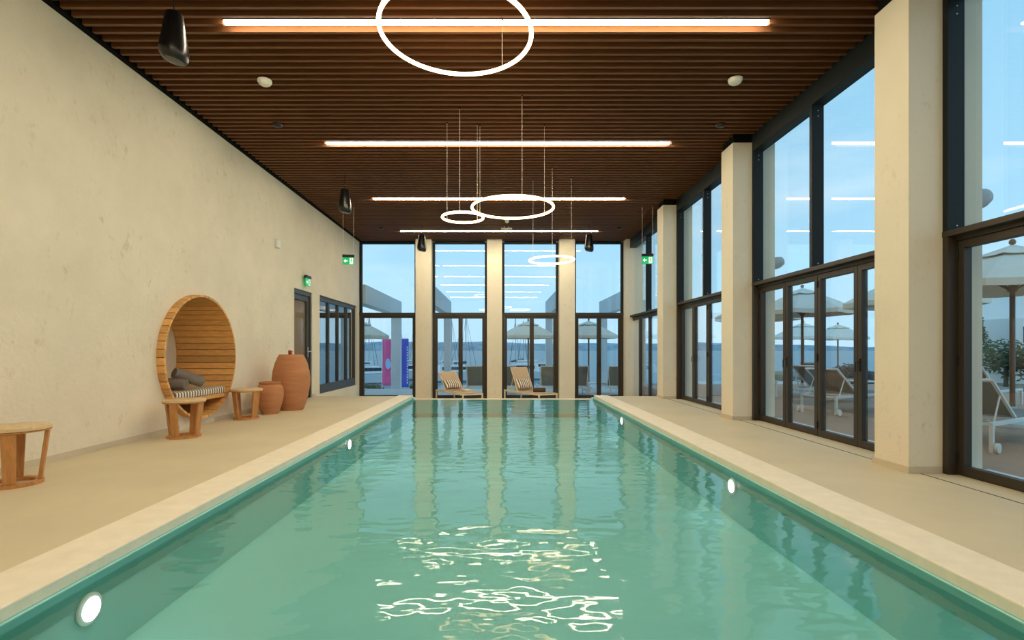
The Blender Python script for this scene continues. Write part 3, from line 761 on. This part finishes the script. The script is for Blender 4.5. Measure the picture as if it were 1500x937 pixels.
def pillow(name, Mw, sx, sy, sz, m, label, group=None):
    bm = new(); n = 10
    for side in (1, -1):
        g = [[None]*(n+1) for _ in range(n+1)]
        for i in range(n+1):
            for j in range(n+1):
                u, v = 2*i/n-1, 2*j/n-1
                h = sz/2*max(0.0, (1-u**4)*(1-v**4))**0.5 + 0.004
                g[i][j] = bm.verts.new((u*sx/2*(1-0.06*(1-abs(v))), v*sy/2*(1-0.06*(1-abs(u))), side*h))
        for i in range(n):
            for j in range(n): bm.faces.new((g[i][j], g[i+1][j], g[i+1][j+1], g[i][j+1]))
    bmesh.ops.remove_doubles(bm, verts=bm.verts[:], dist=0.0085)
    o = obj(name, bm, m, smooth=True); o.matrix_world = Mw
    return tag(o, label, 'pillow', group)
RZ = -math.radians(60)
for (cx, cy, ang, lab, pl, tl) in ((-1.215, 14.55, 42, 'cream sun lounger with low backrest, in front of the second far door', 'striped pillow slumped on the lounger with the low backrest', 'cream folded towel on the lounger with the low backrest'),
                            (0.81, 14.55, 60, 'cream sun lounger with steep backrest and a brown towel roll', 'striped pillow upright on the lounger with the steep backrest', 'cream folded towel behind the brown towel roll')):
    t, Mb = lounger((cx, cy, FLO), RZ, lab, back=ang, group='sun loungers indoors')
    W = Matrix.Translation((cx, cy, FLO)) @ Matrix.Rotation(RZ, 4, 'Z')
    lean = math.radians(ang-4)
    pillow('striped_pillow', W @ Mb @ Matrix.Translation((-0.185, -0.05, 0.085)) @ Matrix.Rotation(-math.radians(6), 4, 'Y'), 0.34, 0.46, 0.12, M_stripeP, pl, 'striped pillows')
    bm = new()
    for k in range(3): box(bm, -0.16, 0.16, -0.12+0.004*k, 0.12-0.004*k, 0.0125+k*0.019, 0.0125+0.0185+k*0.019)
    o = obj('folded_towel', bm, M_creamtowel, bevel=0.007); o.matrix_world = W @ Matrix.Translation((0.30, 0.13, 0.33)); tag(o, tl, 'towel', 'folded cream towels')
W = Matrix.Translation((0.81, 14.55, FLO)) @ Matrix.Rotation(RZ, 4, 'Z')
towel_roll('towel_roll', W @ Matrix.Translation((0.52, -0.02, 0.33+0.0125+0.068)) @ Matrix.Rotation(math.radians(62), 4, 'Z') @ Matrix.Rotation(PI/2, 4, 'Y'), 0.34, 0.067, M_browntowel, 'brown rolled towel on the cream lounger with steep backrest')

# ------------------------------------------------------------------ outside: ground, sea, far shore
bm = new(); box(bm, 4.35, 13.5, -5, 16.6, -0.5, -0.012)
structure('terrace_side', bm, M_decking, 'brown timber decking outside the folding doors', 'terrace')
bm = new(); box(bm, -2.6, 9.0, YF+0.2, 22.4, FLO-0.4, FLO-0.03); box(bm, -9, -2.6, YF+0.2, 20.2, FLO-0.4, FLO-0.03); box(bm, -9, -2.6, 20.2, 24.0, -1.3, -0.85); box(bm, 9.0, 19, 16.6, 25, FLO-0.4, FLO-0.03)
structure('terrace_far', bm, M_paving, 'pale paved terrace outside the far glazing', 'terrace')
me_sea = mat('sea water', (0.10, 0.21, 0.27), 0.35, bump=(0.6, 0.10), spec=0.22)
bm = new(); v = [bm.verts.new(p) for p in ((-4000, 20, -4.2), (4000, 20, -4.2), (4000, 5000, -4.2), (-4000, 5000, -4.2))]; bm.faces.new(v)
structure('sea', bm, me_sea, 'calm blue sea spreading to the horizon', 'sea')
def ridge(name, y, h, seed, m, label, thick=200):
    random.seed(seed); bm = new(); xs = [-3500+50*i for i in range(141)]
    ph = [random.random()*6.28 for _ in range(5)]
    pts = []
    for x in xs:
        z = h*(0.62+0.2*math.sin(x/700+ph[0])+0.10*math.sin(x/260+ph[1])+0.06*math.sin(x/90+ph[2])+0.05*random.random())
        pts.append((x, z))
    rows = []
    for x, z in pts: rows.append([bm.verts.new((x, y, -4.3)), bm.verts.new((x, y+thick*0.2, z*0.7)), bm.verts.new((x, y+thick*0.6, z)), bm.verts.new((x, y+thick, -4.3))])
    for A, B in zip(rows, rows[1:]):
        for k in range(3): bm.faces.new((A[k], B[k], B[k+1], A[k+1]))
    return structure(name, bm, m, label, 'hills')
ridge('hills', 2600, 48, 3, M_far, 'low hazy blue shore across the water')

# ------------------------------------------------------------------ pergola frames beyond the far glazing
PG = [(-4.68, -4.30, -0.85, 'grey pergola frame seen beside the pink banner'), (-2.44, -2.15, FLO-0.03, 'grey pergola frame behind the low backed lounger'),
      (1.92, 2.20, FLO-0.03, 'grey pergola frame behind the column with the small glowing ring'), (4.24, 4.52, FLO-0.03, 'grey pergola frame beyond the umbrella by the corner')]
for a, b, zg, l in PG:
    t = thing('pergola_frame', ((a+b)/2, 21.8, zg), l, 'pergola', 'grey pergola frames')
    w = (b-a)/2
    bm = new(); box(bm, -w, w, 0, 0.36, 0, 3.17-zg-0.001); obj('post', bm, M_concrete, t, bevel=0.005)
    bm = new(); box(bm, -w, w, -5.55, -0.001, 2.56-zg, 3.17-zg); obj('beam', bm, M_concrete, t, bevel=0.005)

# ------------------------------------------------------------------ umbrellas
def umbrella(loc, label):
    t = thing('parasol', loc, label, 'parasol', 'ivory parasols', random.uniform(0, 0.7))
    R, he, ha = 1.15, 2.08, 2.60
    bm = new(); lathe(bm, [(0.032, 0), (0.032, 2.50), (0.026, 2.60)], 14); obj('pole', bm, M_pole, t, smooth=True)
    bm = new(); lathe(bm, [(0.012, 2.645), (0.035, 2.66), (0.042, 2.69), (0.030, 2.722), (0.008, 2.735)], 14); obj('finial', bm, M_pole, t, smooth=True)
    bm = new(); lathe(bm, [(0.27, 0), (0.27, 0.05), (0.06, 0.065), (0.05, 0.28)], 28); obj('base', bm, M_concrete, t)
    bm = new()
    n = 8; seg = 4
    def cv(k, f, r0=0.30):
        a = 2*PI*k/(n*seg)
        # scalloped edge between ribs
        kk = (k % seg)/seg; flat = math.cos(PI/n)/math.cos(2*PI/n*(kk-0.5))
        r = (r0+(R-r0)*f)*flat
        z = 2.50-(2.50-he)*f**1.12 - 0.02*math.sin(PI*kk)*f
        return (r*math.cos(a), r*math.sin(a), z)
    rows = [[bm.verts.new(cv(k, f)) for k in range(n*seg)] for f in (0, 0.25, 0.5, 0.75, 1.0)]
    rows.append([bm.verts.new((v.co.x*1.001, v.co.y*1.001, v.co.z-0.10)) for v in rows[-1]])
    for A, B in zip(rows, rows[1:]):
        for j in range(n*seg): bm.faces.new((A[j], A[(j+1) % (n*seg)], B[(j+1) % (n*seg)], B[j]))
    o = obj('canopy', bm, M_canvas, t); s = o.modifiers.new('Solid', 'SOLIDIFY'); s.thickness = 0.006
    bm = new()
    tip = bm.verts.new((0, 0, 2.65))
    ring = [bm.verts.new((0.42*math.cos(2*PI*k/32), 0.42*math.sin(2*PI*k/32), 2.50-0.03*abs(math.sin(k*PI/4)))) for k in range(32)]
    for k in range(32): bm.faces.new((tip, ring[k], ring[(k+1) % 32]))
    v = obj('vent_cap', bm, M_canvas, o); s = v.modifiers.new('Solid', 'SOLIDIFY'); s.thickness = 0.006
    for k in range(8):
        a = 2*PI*k/8; c, s_ = math.cos(a), math.sin(a)
        bm = new(); tube(bm, [(0.04*c, 0.04*s_, 2.48), (0.5*c, 0.5*s_, 2.335), (1.12*c, 1.12*s_, he-0.025)], 0.010, 6)
        rb = obj('rib', bm, M_pole, t)
        bm = new(); tube(bm, [(0.05*c, 0.05*s_, 2.0), (0.5*c, 0.5*s_, 2.325)], 0.010, 6); obj('strut', bm, M_pole, rb)
    bm = new(); lathe(bm, [(0.05, 1.96), (0.06, 1.98), (0.06, 2.03), (0.045, 2.05)], 14); obj('runner', bm, M_pole, t, smooth=True)
    return t
u = umbrella((7.49, 7.5, -0.012), 'ivory parasol with ball finial, closest beyond the folding doors')
for loc, l in (((8.16, 8.56+1.6, -0.012), 'ivory parasol right behind the closest one with the ball finial'),
               ((7.5, 12.75, -0.012), 'ivory parasol over the decking, seen through the middle folding door'),
               ((7.5, 15.0, -0.012), 'ivory parasol at the end of the timber decking'),
               ((12.4, 21.0, FLO-0.03), 'ivory parasol far off over the paved terrace corner, nearer the sea wall'),
               ((14.8, 22.5, FLO-0.03), 'ivory parasol farthest off on the paved terrace corner'),
               ((1.05, 19.75, FLO-0.03), 'ivory parasol behind the lounger with the brown towel roll'),
               ((3.354, 19.6, FLO-0.03), 'ivory parasol with dark pole behind the far door by the corner'),
               ((-5.36, 19.5, FLO-0.03), 'ivory parasol half hidden by the plaster wall corner beyond the glazing')):
    dup(u, loc, l, random.uniform(0, 0.7))

# ------------------------------------------------------------------ terrace loungers and tables
zf = FLO-0.03
g = 'grey sling loungers outside'
tl, _ = lounger((-0.87, 17.45, zf), PI/2, 'grey outdoor lounger showing its back behind the low backed cream lounger', 62, M_whitealu, M_slingdark, g)
for loc, l in (((1.58, 17.45, zf), 'grey outdoor lounger showing its back beside the pergola post'), ((0.22, 17.45, zf), 'grey outdoor lounger behind the steep backed cream lounger'),
               ((2.62, 17.45, zf), 'grey outdoor lounger left of the parasol pole'), ((3.95-0.12, 17.45, zf), 'grey outdoor lounger right of the parasol pole')):
    dup(tl, loc, l)
g = 'white framed loungers on the decking'
tl, _ = lounger((5.95, 6.2, -0.012), math.radians(28), 'white framed lounger with wheels on the decking, closest to the glass', 36, M_whitealu, M_slingdark, g, wheels=True)
for loc, r, l in (((6.3, 9.3, -0.012), 28, 'white framed lounger by the second parasol on the decking'), ((7.0, 11.0, -0.012), 28, 'white framed lounger in the middle of the decking'),
                  ((8.6, 13.4, -0.012), 28, 'white framed lounger toward the sea end of the decking'), ((9.6, 10.2, -0.012), 28, 'white framed lounger on the sea side of the decking'), ((8.7, 7.1, -0.012), 28, 'white framed lounger beyond the closest parasol pole')):
    dup(tl, loc, l, math.radians(r))
def table(loc, label):
    t = thing('side_table', loc, label, 'side table', 'white low side tables')
    bm = new(); box(bm, -0.24, 0.24, -0.24, 0.24, 0.36, 0.385); obj('tabletop', bm, M_whitealu, t, bevel=0.004)
    for x in (-0.2, 0.2):
        for y in (-0.2, 0.2):
            bm = new(); box(bm, x-0.018, x+0.018, y-0.018, y+0.018, 0, 0.3595); obj('leg', bm, M_whitealu, t)
    return t
tb = table((6.95, 8.2, -0.012), 'white side table by the closest loungers on the decking')
dup(tb, (6.3, 12.3, -0.012), 'white side table by the middle lounger on the decking')
dup(tb, (8.5, 12.0, -0.012), 'white side table beyond the middle parasol')
dup(tb, (3.25, 18.0, zf), 'white side table between the two outdoor loungers at the far door')
# outdoor speakers on the columns
def outspk(y, label):
    t = thing('outdoor_speaker', (XC1, y+0.20, 2.46), label, 'speaker', 'grey outdoor speakers')
    bm = new(); M = Matrix.Translation((0.05, 0, 0)) @ Matrix.Rotation(math.radians(68), 4, 'Y')
    lathe(bm, [(0.03, -0.0), (0.075, 0.01), (0.095, 0.05), (0.092, 0.12), (0.07, 0.18), (0.03, 0.205)], 24, M=M); obj('shell', bm, M_gray, t, smooth=True)
    bm = new(); tube(bm, [(0, 0, 0), (0.06, 0, 0.005)], 0.022); obj('bracket', bm, M_gray, t)
    return t
o1 = outspk(CY[2], 'grey bullet shaped speaker outside on the largest column')
dup(o1, (XC1, CY[3]+0.2, 2.46), 'grey bullet shaped speaker outside on the second column')

# ------------------------------------------------------------------ banners
def banner(loc, w, z0, z1, m, label):
    t = thing('banner_flag', loc, label, 'banner')
    bm = new(); tube(bm, [(-w/2-0.03, 0, -3.0), (-w/2-0.03, 0, z1+0.05)], 0.02); tube(bm, [(-w/2-0.03, 0, z1+0.02), (w/2, 0, z1+0.02)], 0.014); obj('pole', bm, M_whitealu, t)
    bm = new(); n = 12; A = []
    for i in range(n+1):
        z = z0+(z1-z0)*i/n
        A.append([bm.verts.new((-w/2+w*k/6, 0.05*math.sin(z*1.7+k*0.7), z)) for k in range(7)])
    for R0, R1 in zip(A, A[1:]):
        for k in range(6): bm.faces.new((R0[k], R0[k+1], R1[k+1], R1[k]))
    c = obj('cloth', bm, m, t, smooth=True); s = c.modifiers.new('Solid', 'SOLIDIFY'); s.thickness = 0.006
    return t, c
t, c = banner((-6.7, 30, 0), 0.50, -1.0, 1.72, M_pink, 'tall pink banner with a pale blue emblem outside the far door')
bm = new(); prism(bm, [(0.09+0.15*math.cos(2*PI*k/24), 0.28+0.32*math.sin(2*PI*k/24)) for k in range(24)], 'y', -0.075, -0.065); obj('emblem', bm, M_emblem, c)
t, c = banner((-5.65, 30, 0), 0.46, -1.1, 1.74, M_blue, 'tall blue banner outside the far door')
bm = new()
for k in range(14):
    z = 1.2-0.16*k
    box(bm, 0.14, 0.19, -0.072, -0.062, z, z+0.09 + 0.02*(k % 2))
obj('lettering', bm, M_hull, c)

# ------------------------------------------------------------------ boats
ZSEA = -4.2
def hull(bm, Lh, B, H, sheer=0.35):
    st = []
    for i in range(9):
        u = i/8; x = (u-0.5)*Lh
        b = B/2*(1-max(0, (u-0.45)/0.55)**2.2)*(0.82+0.18*min(1, u*4)); top = H*(1+sheer*max(0, u-0.4))
        b = max(b, 0.02)
        st.append([bm.verts.new((x, -b, top)), bm.verts.new((x*0.96, -b*0.75, 0.15*H)), bm.verts.new((x*0.93, 0, -0.3*H)), bm.verts.new((x*0.96, b*0.75, 0.15*H)), bm.verts.new((x, b, top))])
    for A, C in zip(st, st[1:]):
        for k in range(4): bm.faces.new((A[k], A[k+1], C[k+1], C[k]))
        bm.faces.new((A[0], C[0], C[4], A[4]))
    bm.faces.new(st[0])
def sailboat(loc, rotz, label, Lh=10, mast=13):
    t = thing('sailboat', loc, label, 'sailboat', 'moored sailboats', rotz)
    bm = new(); hull(bm, Lh, Lh*0.32, 1.15); obj('hull', bm, M_hull, t)
    bm = new(); prism(bm, [(-Lh*0.18, 1.16), (Lh*0.22, 1.3), (Lh*0.12, 1.75), (-Lh*0.16, 1.8)], 'y', -Lh*0.1, Lh*0.1); obj('cabin', bm, M_hull, t)
    bm = new(); tube(bm, [(Lh*0.08, 0, 1.6), (Lh*0.08, 0, mast)], 0.09); ms = obj('mast', bm, M_gray, t)
    bm = new()
    for y in (-Lh*0.15, Lh*0.15): tube(bm, [(Lh*0.06, y, 1.4), (Lh*0.08, 0, mast*0.92)], 0.03, 5)
    tube(bm, [(Lh*0.48, 0, 1.6), (Lh*0.08, 0, mast*0.95)], 0.035, 5); tube(bm, [(-Lh*0.48, 0, 1.4), (Lh*0.08, 0, mast)], 0.03, 5)
    obj('rigging', bm, M_navy, ms)
    bm = new(); tube(bm, [(Lh*0.07, 0, 2.7), (-Lh*0.32, 0, 2.6)], 0.24, 10, radii=[0.30, 0.18]); obj('furled_sail', bm, M_navy, ms)
    return t
sb = sailboat((-7.6, 104, ZSEA), math.radians(60), 'sailboat whose mast stands in the second far door')
for loc, r, l in (((-27.5, 105, ZSEA), 75, 'sailboat with dark furled sail behind the parasol by the plaster wall'), ((-25.9, 128, ZSEA), 70, 'sailboat just beside the pink banner with a dark furled sail'),
                  ((-21.2, 125, ZSEA), 80, 'sailboat half hidden by the far column near the blue banner'), ((3.2, 120, ZSEA), 75, 'sailboat behind the third far door, mast near the lounger'), ((5.6, 135, ZSEA), 70, 'distant sailboat behind the parasol in the third far door'), ((-12.0, 120, ZSEA), 65, 'sailboat at the edge of the second far door beside the pergola post')):
    dup(sb, loc, l, math.radians(r))
def yacht(loc, rotz, label, Lh=11):
    t = thing('motor_yacht', loc, label, 'motor boat', 'moored motor boats', rotz)
    bm = new(); hull(bm, Lh, Lh*0.33, 1.5); obj('hull', bm, M_hull, t)
    bm = new(); prism(bm, [(-Lh*0.32, 1.5), (Lh*0.25, 1.75), (Lh*0.10, 2.7), (-Lh*0.30, 2.75)], 'y', -Lh*0.12, Lh*0.12); cb = obj('cabin', bm, M_hull, t)
    bm = new(); prism(bm, [(-Lh*0.27, 1.95), (Lh*0.17, 2.05), (Lh*0.11, 2.5), (-Lh*0.27, 2.5)], 'y', -Lh*0.1215, Lh*0.1215); obj('cabin_glass', bm, M_dglass, cb)
    bm = new(); box(bm, -Lh*0.3, Lh*0.0, -Lh*0.11, Lh*0.11, 3.35, 3.45); tube(bm, [(-Lh*0.28, Lh*0.1, 2.7), (-Lh*0.28, Lh*0.1, 3.4)], 0.05); tube(bm, [(-Lh*0.28, -Lh*0.1, 2.7), (-Lh*0.28, -Lh*0.1, 3.4)], 0.05); tube(bm, [(-0.05, Lh*0.1, 2.7), (-0.05, Lh*0.1, 3.4)], 0.05); tube(bm, [(-0.05, -Lh*0.1, 2.7), (-0.05, -Lh*0.1, 3.4)], 0.05)
    obj('hardtop', bm, M_hull, t)
    return t
yt = yacht((-20.2, 80, ZSEA), math.radians(20), 'white motor boat low beside the pink banner')
for loc, r, l in (((-7.0, 85, ZSEA), 15, 'white motor boat moored behind the second far door'), ((3.2, 92, ZSEA), 170, 'white motor boat moored behind the third far door'), ((8.6, 100, ZSEA), 170, 'white motor boat by the pergola post in the third far door'), ((-15.5, 90, ZSEA), 25, 'white motor boat beyond the blue banner')):
    dup(yt, loc, l, math.radians(r))

# ------------------------------------------------------------------ planting and house to the side
def leafcloud(bm, blobs, n, s):
    for c, r in blobs:
        c = Vector(c)
        for _ in range(n):
            d = Vector((random.gauss(0,1), random.gauss(0,1), random.gauss(0,1))).normalized()*random.uniform(0.55, 1.0)
            p = c + Vector((d.x*r[0], d.y*r[1], d.z*r[2]))
            u = Vector((random.gauss(0,1), random.gauss(0,1), random.gauss(0,1))).normalized()
            w = u.orthogonal().normalized(); k = s*random.uniform(0.6, 1.3)
            v = [bm.verts.new(p+u*k), bm.verts.new(p+w*k*0.5), bm.verts.new(p-u*k), bm.verts.new(p-w*k*0.5)]
            bm.faces.new(v)
def tree(name, loc, h, r, label, cat, m=M_leaf, group=None, conical=False):
    t = thing(name, loc, label, cat, group)
    bm = new(); tube(bm, [(0,0,-0.5), (0.05,0,h*0.3), (0,0.03,h*0.75)], 0.1, 8, radii=[r*0.09, r*0.07, r*0.03]); obj('trunk', bm, M_bark, t)
    bm = new()
    if conical: bl = [((0, 0, h*(0.25+0.15*k)), (r*(1-0.19*k), r*(1-0.19*k), h*0.12)) for k in range(5)]
    else: bl = [((random.uniform(-.5,.5)*r, random.uniform(-.5,.5)*r, h*random.uniform(0.4, 0.8)), (r*0.7, r*0.7, h*0.26)) for _ in range(6)]
    leafcloud(bm, bl, 420, r*0.085); f = obj('foliage', bm, m, t)
    return t
bm = new(); box(bm, 22, 70, 15, 48, -6, -0.9)
structure('ground_side', bm, M_ground, 'dry headland beyond the decking', 'ground')
t = thing('white_house', (32.8, 30, -0.9), 'white flat roofed house behind the closest parasol pole', 'house')
bm = new(); box(bm, -2.9, 6, 0, 8, 0, 3.85); obj('lower_block', bm, M_bldg, t)
bm = new(); box(bm, -0.4, 5.5, 1, 7, 3.8501, 5.4); obj('upper_block', bm, M_bldg, t)
for x, z in ((-2.2, 2.4), (-0.3, 2.4), (1.8, 2.4), (0.8, 4.3)):
    bm = new(); box(bm, x, x+1.0, -0.03 if z < 3 else 0.97, 0.02 if z < 3 else 1.02, z, z+0.95); w = obj('window', bm, M_dglass, t)
tree('conifer_tree', (28.4, 30.5, -0.9), 4.2, 1.1, 'dark conifer beside the white house', 'tree', conical=True)
for x, y, h, r, l in ((25.6, 26.0, 2.4, 1.3, 'rounded green tree in front of the conifer'), (31.2, 26.6, 1.9, 1.1, 'rounded green bush in front of the white house'), (28.3, 24.6, 1.9, 1.2, 'low green bush behind the closest parasol pole'), (24.0, 29.5, 2.2, 1.2, 'green bush at the seaward end of the headland')):
    tree('leafy_bush', (x, y, -0.9), h, r, l, 'bush', group='bushes by the white house')
for x, y, h, r, l, m in ((12.6, 18.6, 1.0, 0.6, 'reddish flowering shrub at the edge of the decking', M_flower), (13.6, 19.4, 0.9, 0.55, 'second flowering shrub at the edge of the decking, nearer the sea', M_flower)):
    tree('flowering_shrub', (x, y, FLO-0.03), h, r, l, 'shrub', m=m, group='flowering shrubs')
tree('leafy_bush', (-8.3, 33, -2.6), 1.6, 1.2, 'green bush below the pink banner', 'bush')
tree('leafy_bush', (-5.3, 33, -2.6), 1.6, 1.0, 'green bush below the blue banner', 'bush')
bm = new(); box(bm, -60, 21, 26, 38, -5, -2.6)
structure('ground_quay', bm, M_paving, 'pale marina quay below the far terrace', 'quay')

# ------------------------------------------------------------------ sky
wld = bpy.data.worlds.new('dusk'); S.world = wld; wld.use_nodes = True
nt = wld.node_tree; N = nt.nodes; L = nt.links; N.clear()
out = N.new('ShaderNodeOutputWorld'); bg = N.new('ShaderNodeBackground'); bg.inputs['Strength'].default_value = 1.05
tc = N.new('ShaderNodeTexCoord'); sx = N.new('ShaderNodeSeparateXYZ'); L.new(tc.outputs['Generated'], sx.inputs[0])
rp = N.new('ShaderNodeValToRGB'); cr = rp.color_ramp
cr.elements[0].position = 0.0; cr.elements[0].color = (0.30, 0.46, 0.57, 1)
cr.elements[1].position = 1.0; cr.elements[1].color = (0.14, 0.30, 0.43, 1)
e = cr.elements.new(0.12); e.color = (0.285, 0.455, 0.57, 1)
e = cr.elements.new(0.45); e.color = (0.21, 0.39, 0.525, 1)
L.new(sx.outputs['Z'], rp.inputs['Fac'])
mp = N.new('ShaderNodeMapping'); mp.inputs['Scale'].default_value = (1.6, 1.6, 6.5); L.new(tc.outputs['Generated'], mp.inputs['Vector'])
nz = N.new('ShaderNodeTexNoise'); nz.inputs['Scale'].default_value = 1.7; nz.inputs['Detail'].default_value = 5; L.new(mp.outputs['Vector'], nz.inputs['Vector'])
cl = N.new('ShaderNodeMapRange'); cl.inputs['From Min'].default_value = 0.48; cl.inputs['From Max'].default_value = 0.78; cl.inputs['To Max'].default_value = 0.8
L.new(nz.outputs['Fac'], cl.inputs['Value'])
mx = N.new('ShaderNodeMix'); mx.data_type = 'RGBA'; mx.inputs[7].default_value = (0.45, 0.54, 0.60, 1)
L.new(cl.outputs['Result'], mx.inputs[0]); L.new(rp.outputs['Color'], mx.inputs[6]); L.new(mx.outputs[2], bg.inputs['Color'])
L.new(bg.outputs[0], out.inputs['Surface'])

# ------------------------------------------------------------------ camera
cam = bpy.data.cameras.new('camera'); co = bpy.data.objects.new('camera', cam); COL.objects.link(co)
co.location = (0, 0, 1.1); co.rotation_euler = (PI/2, 0, 0)
cam.sensor_width = 36; cam.lens = 18.0; cam.clip_end = 8000; cam.clip_start = 0.05
cam.shift_x = 16/1500; cam.shift_y = 43.5/1500
S.camera = co
vs = S.view_settings
S.display_settings.display_device = 'sRGB'
vs.view_transform = 'Standard'; vs.look = 'None'; vs.gamma = 1.0; vs.use_curve_mapping = False
vs.exposure = 0.95
c = S.cycles
c.max_bounces = 10; c.diffuse_bounces = 5; c.glossy_bounces = 6; c.transmission_bounces = 8; c.transparent_max_bounces = 40
c.caustics_reflective = False; c.caustics_refractive = False
c.sample_clamp_indirect = 6.0
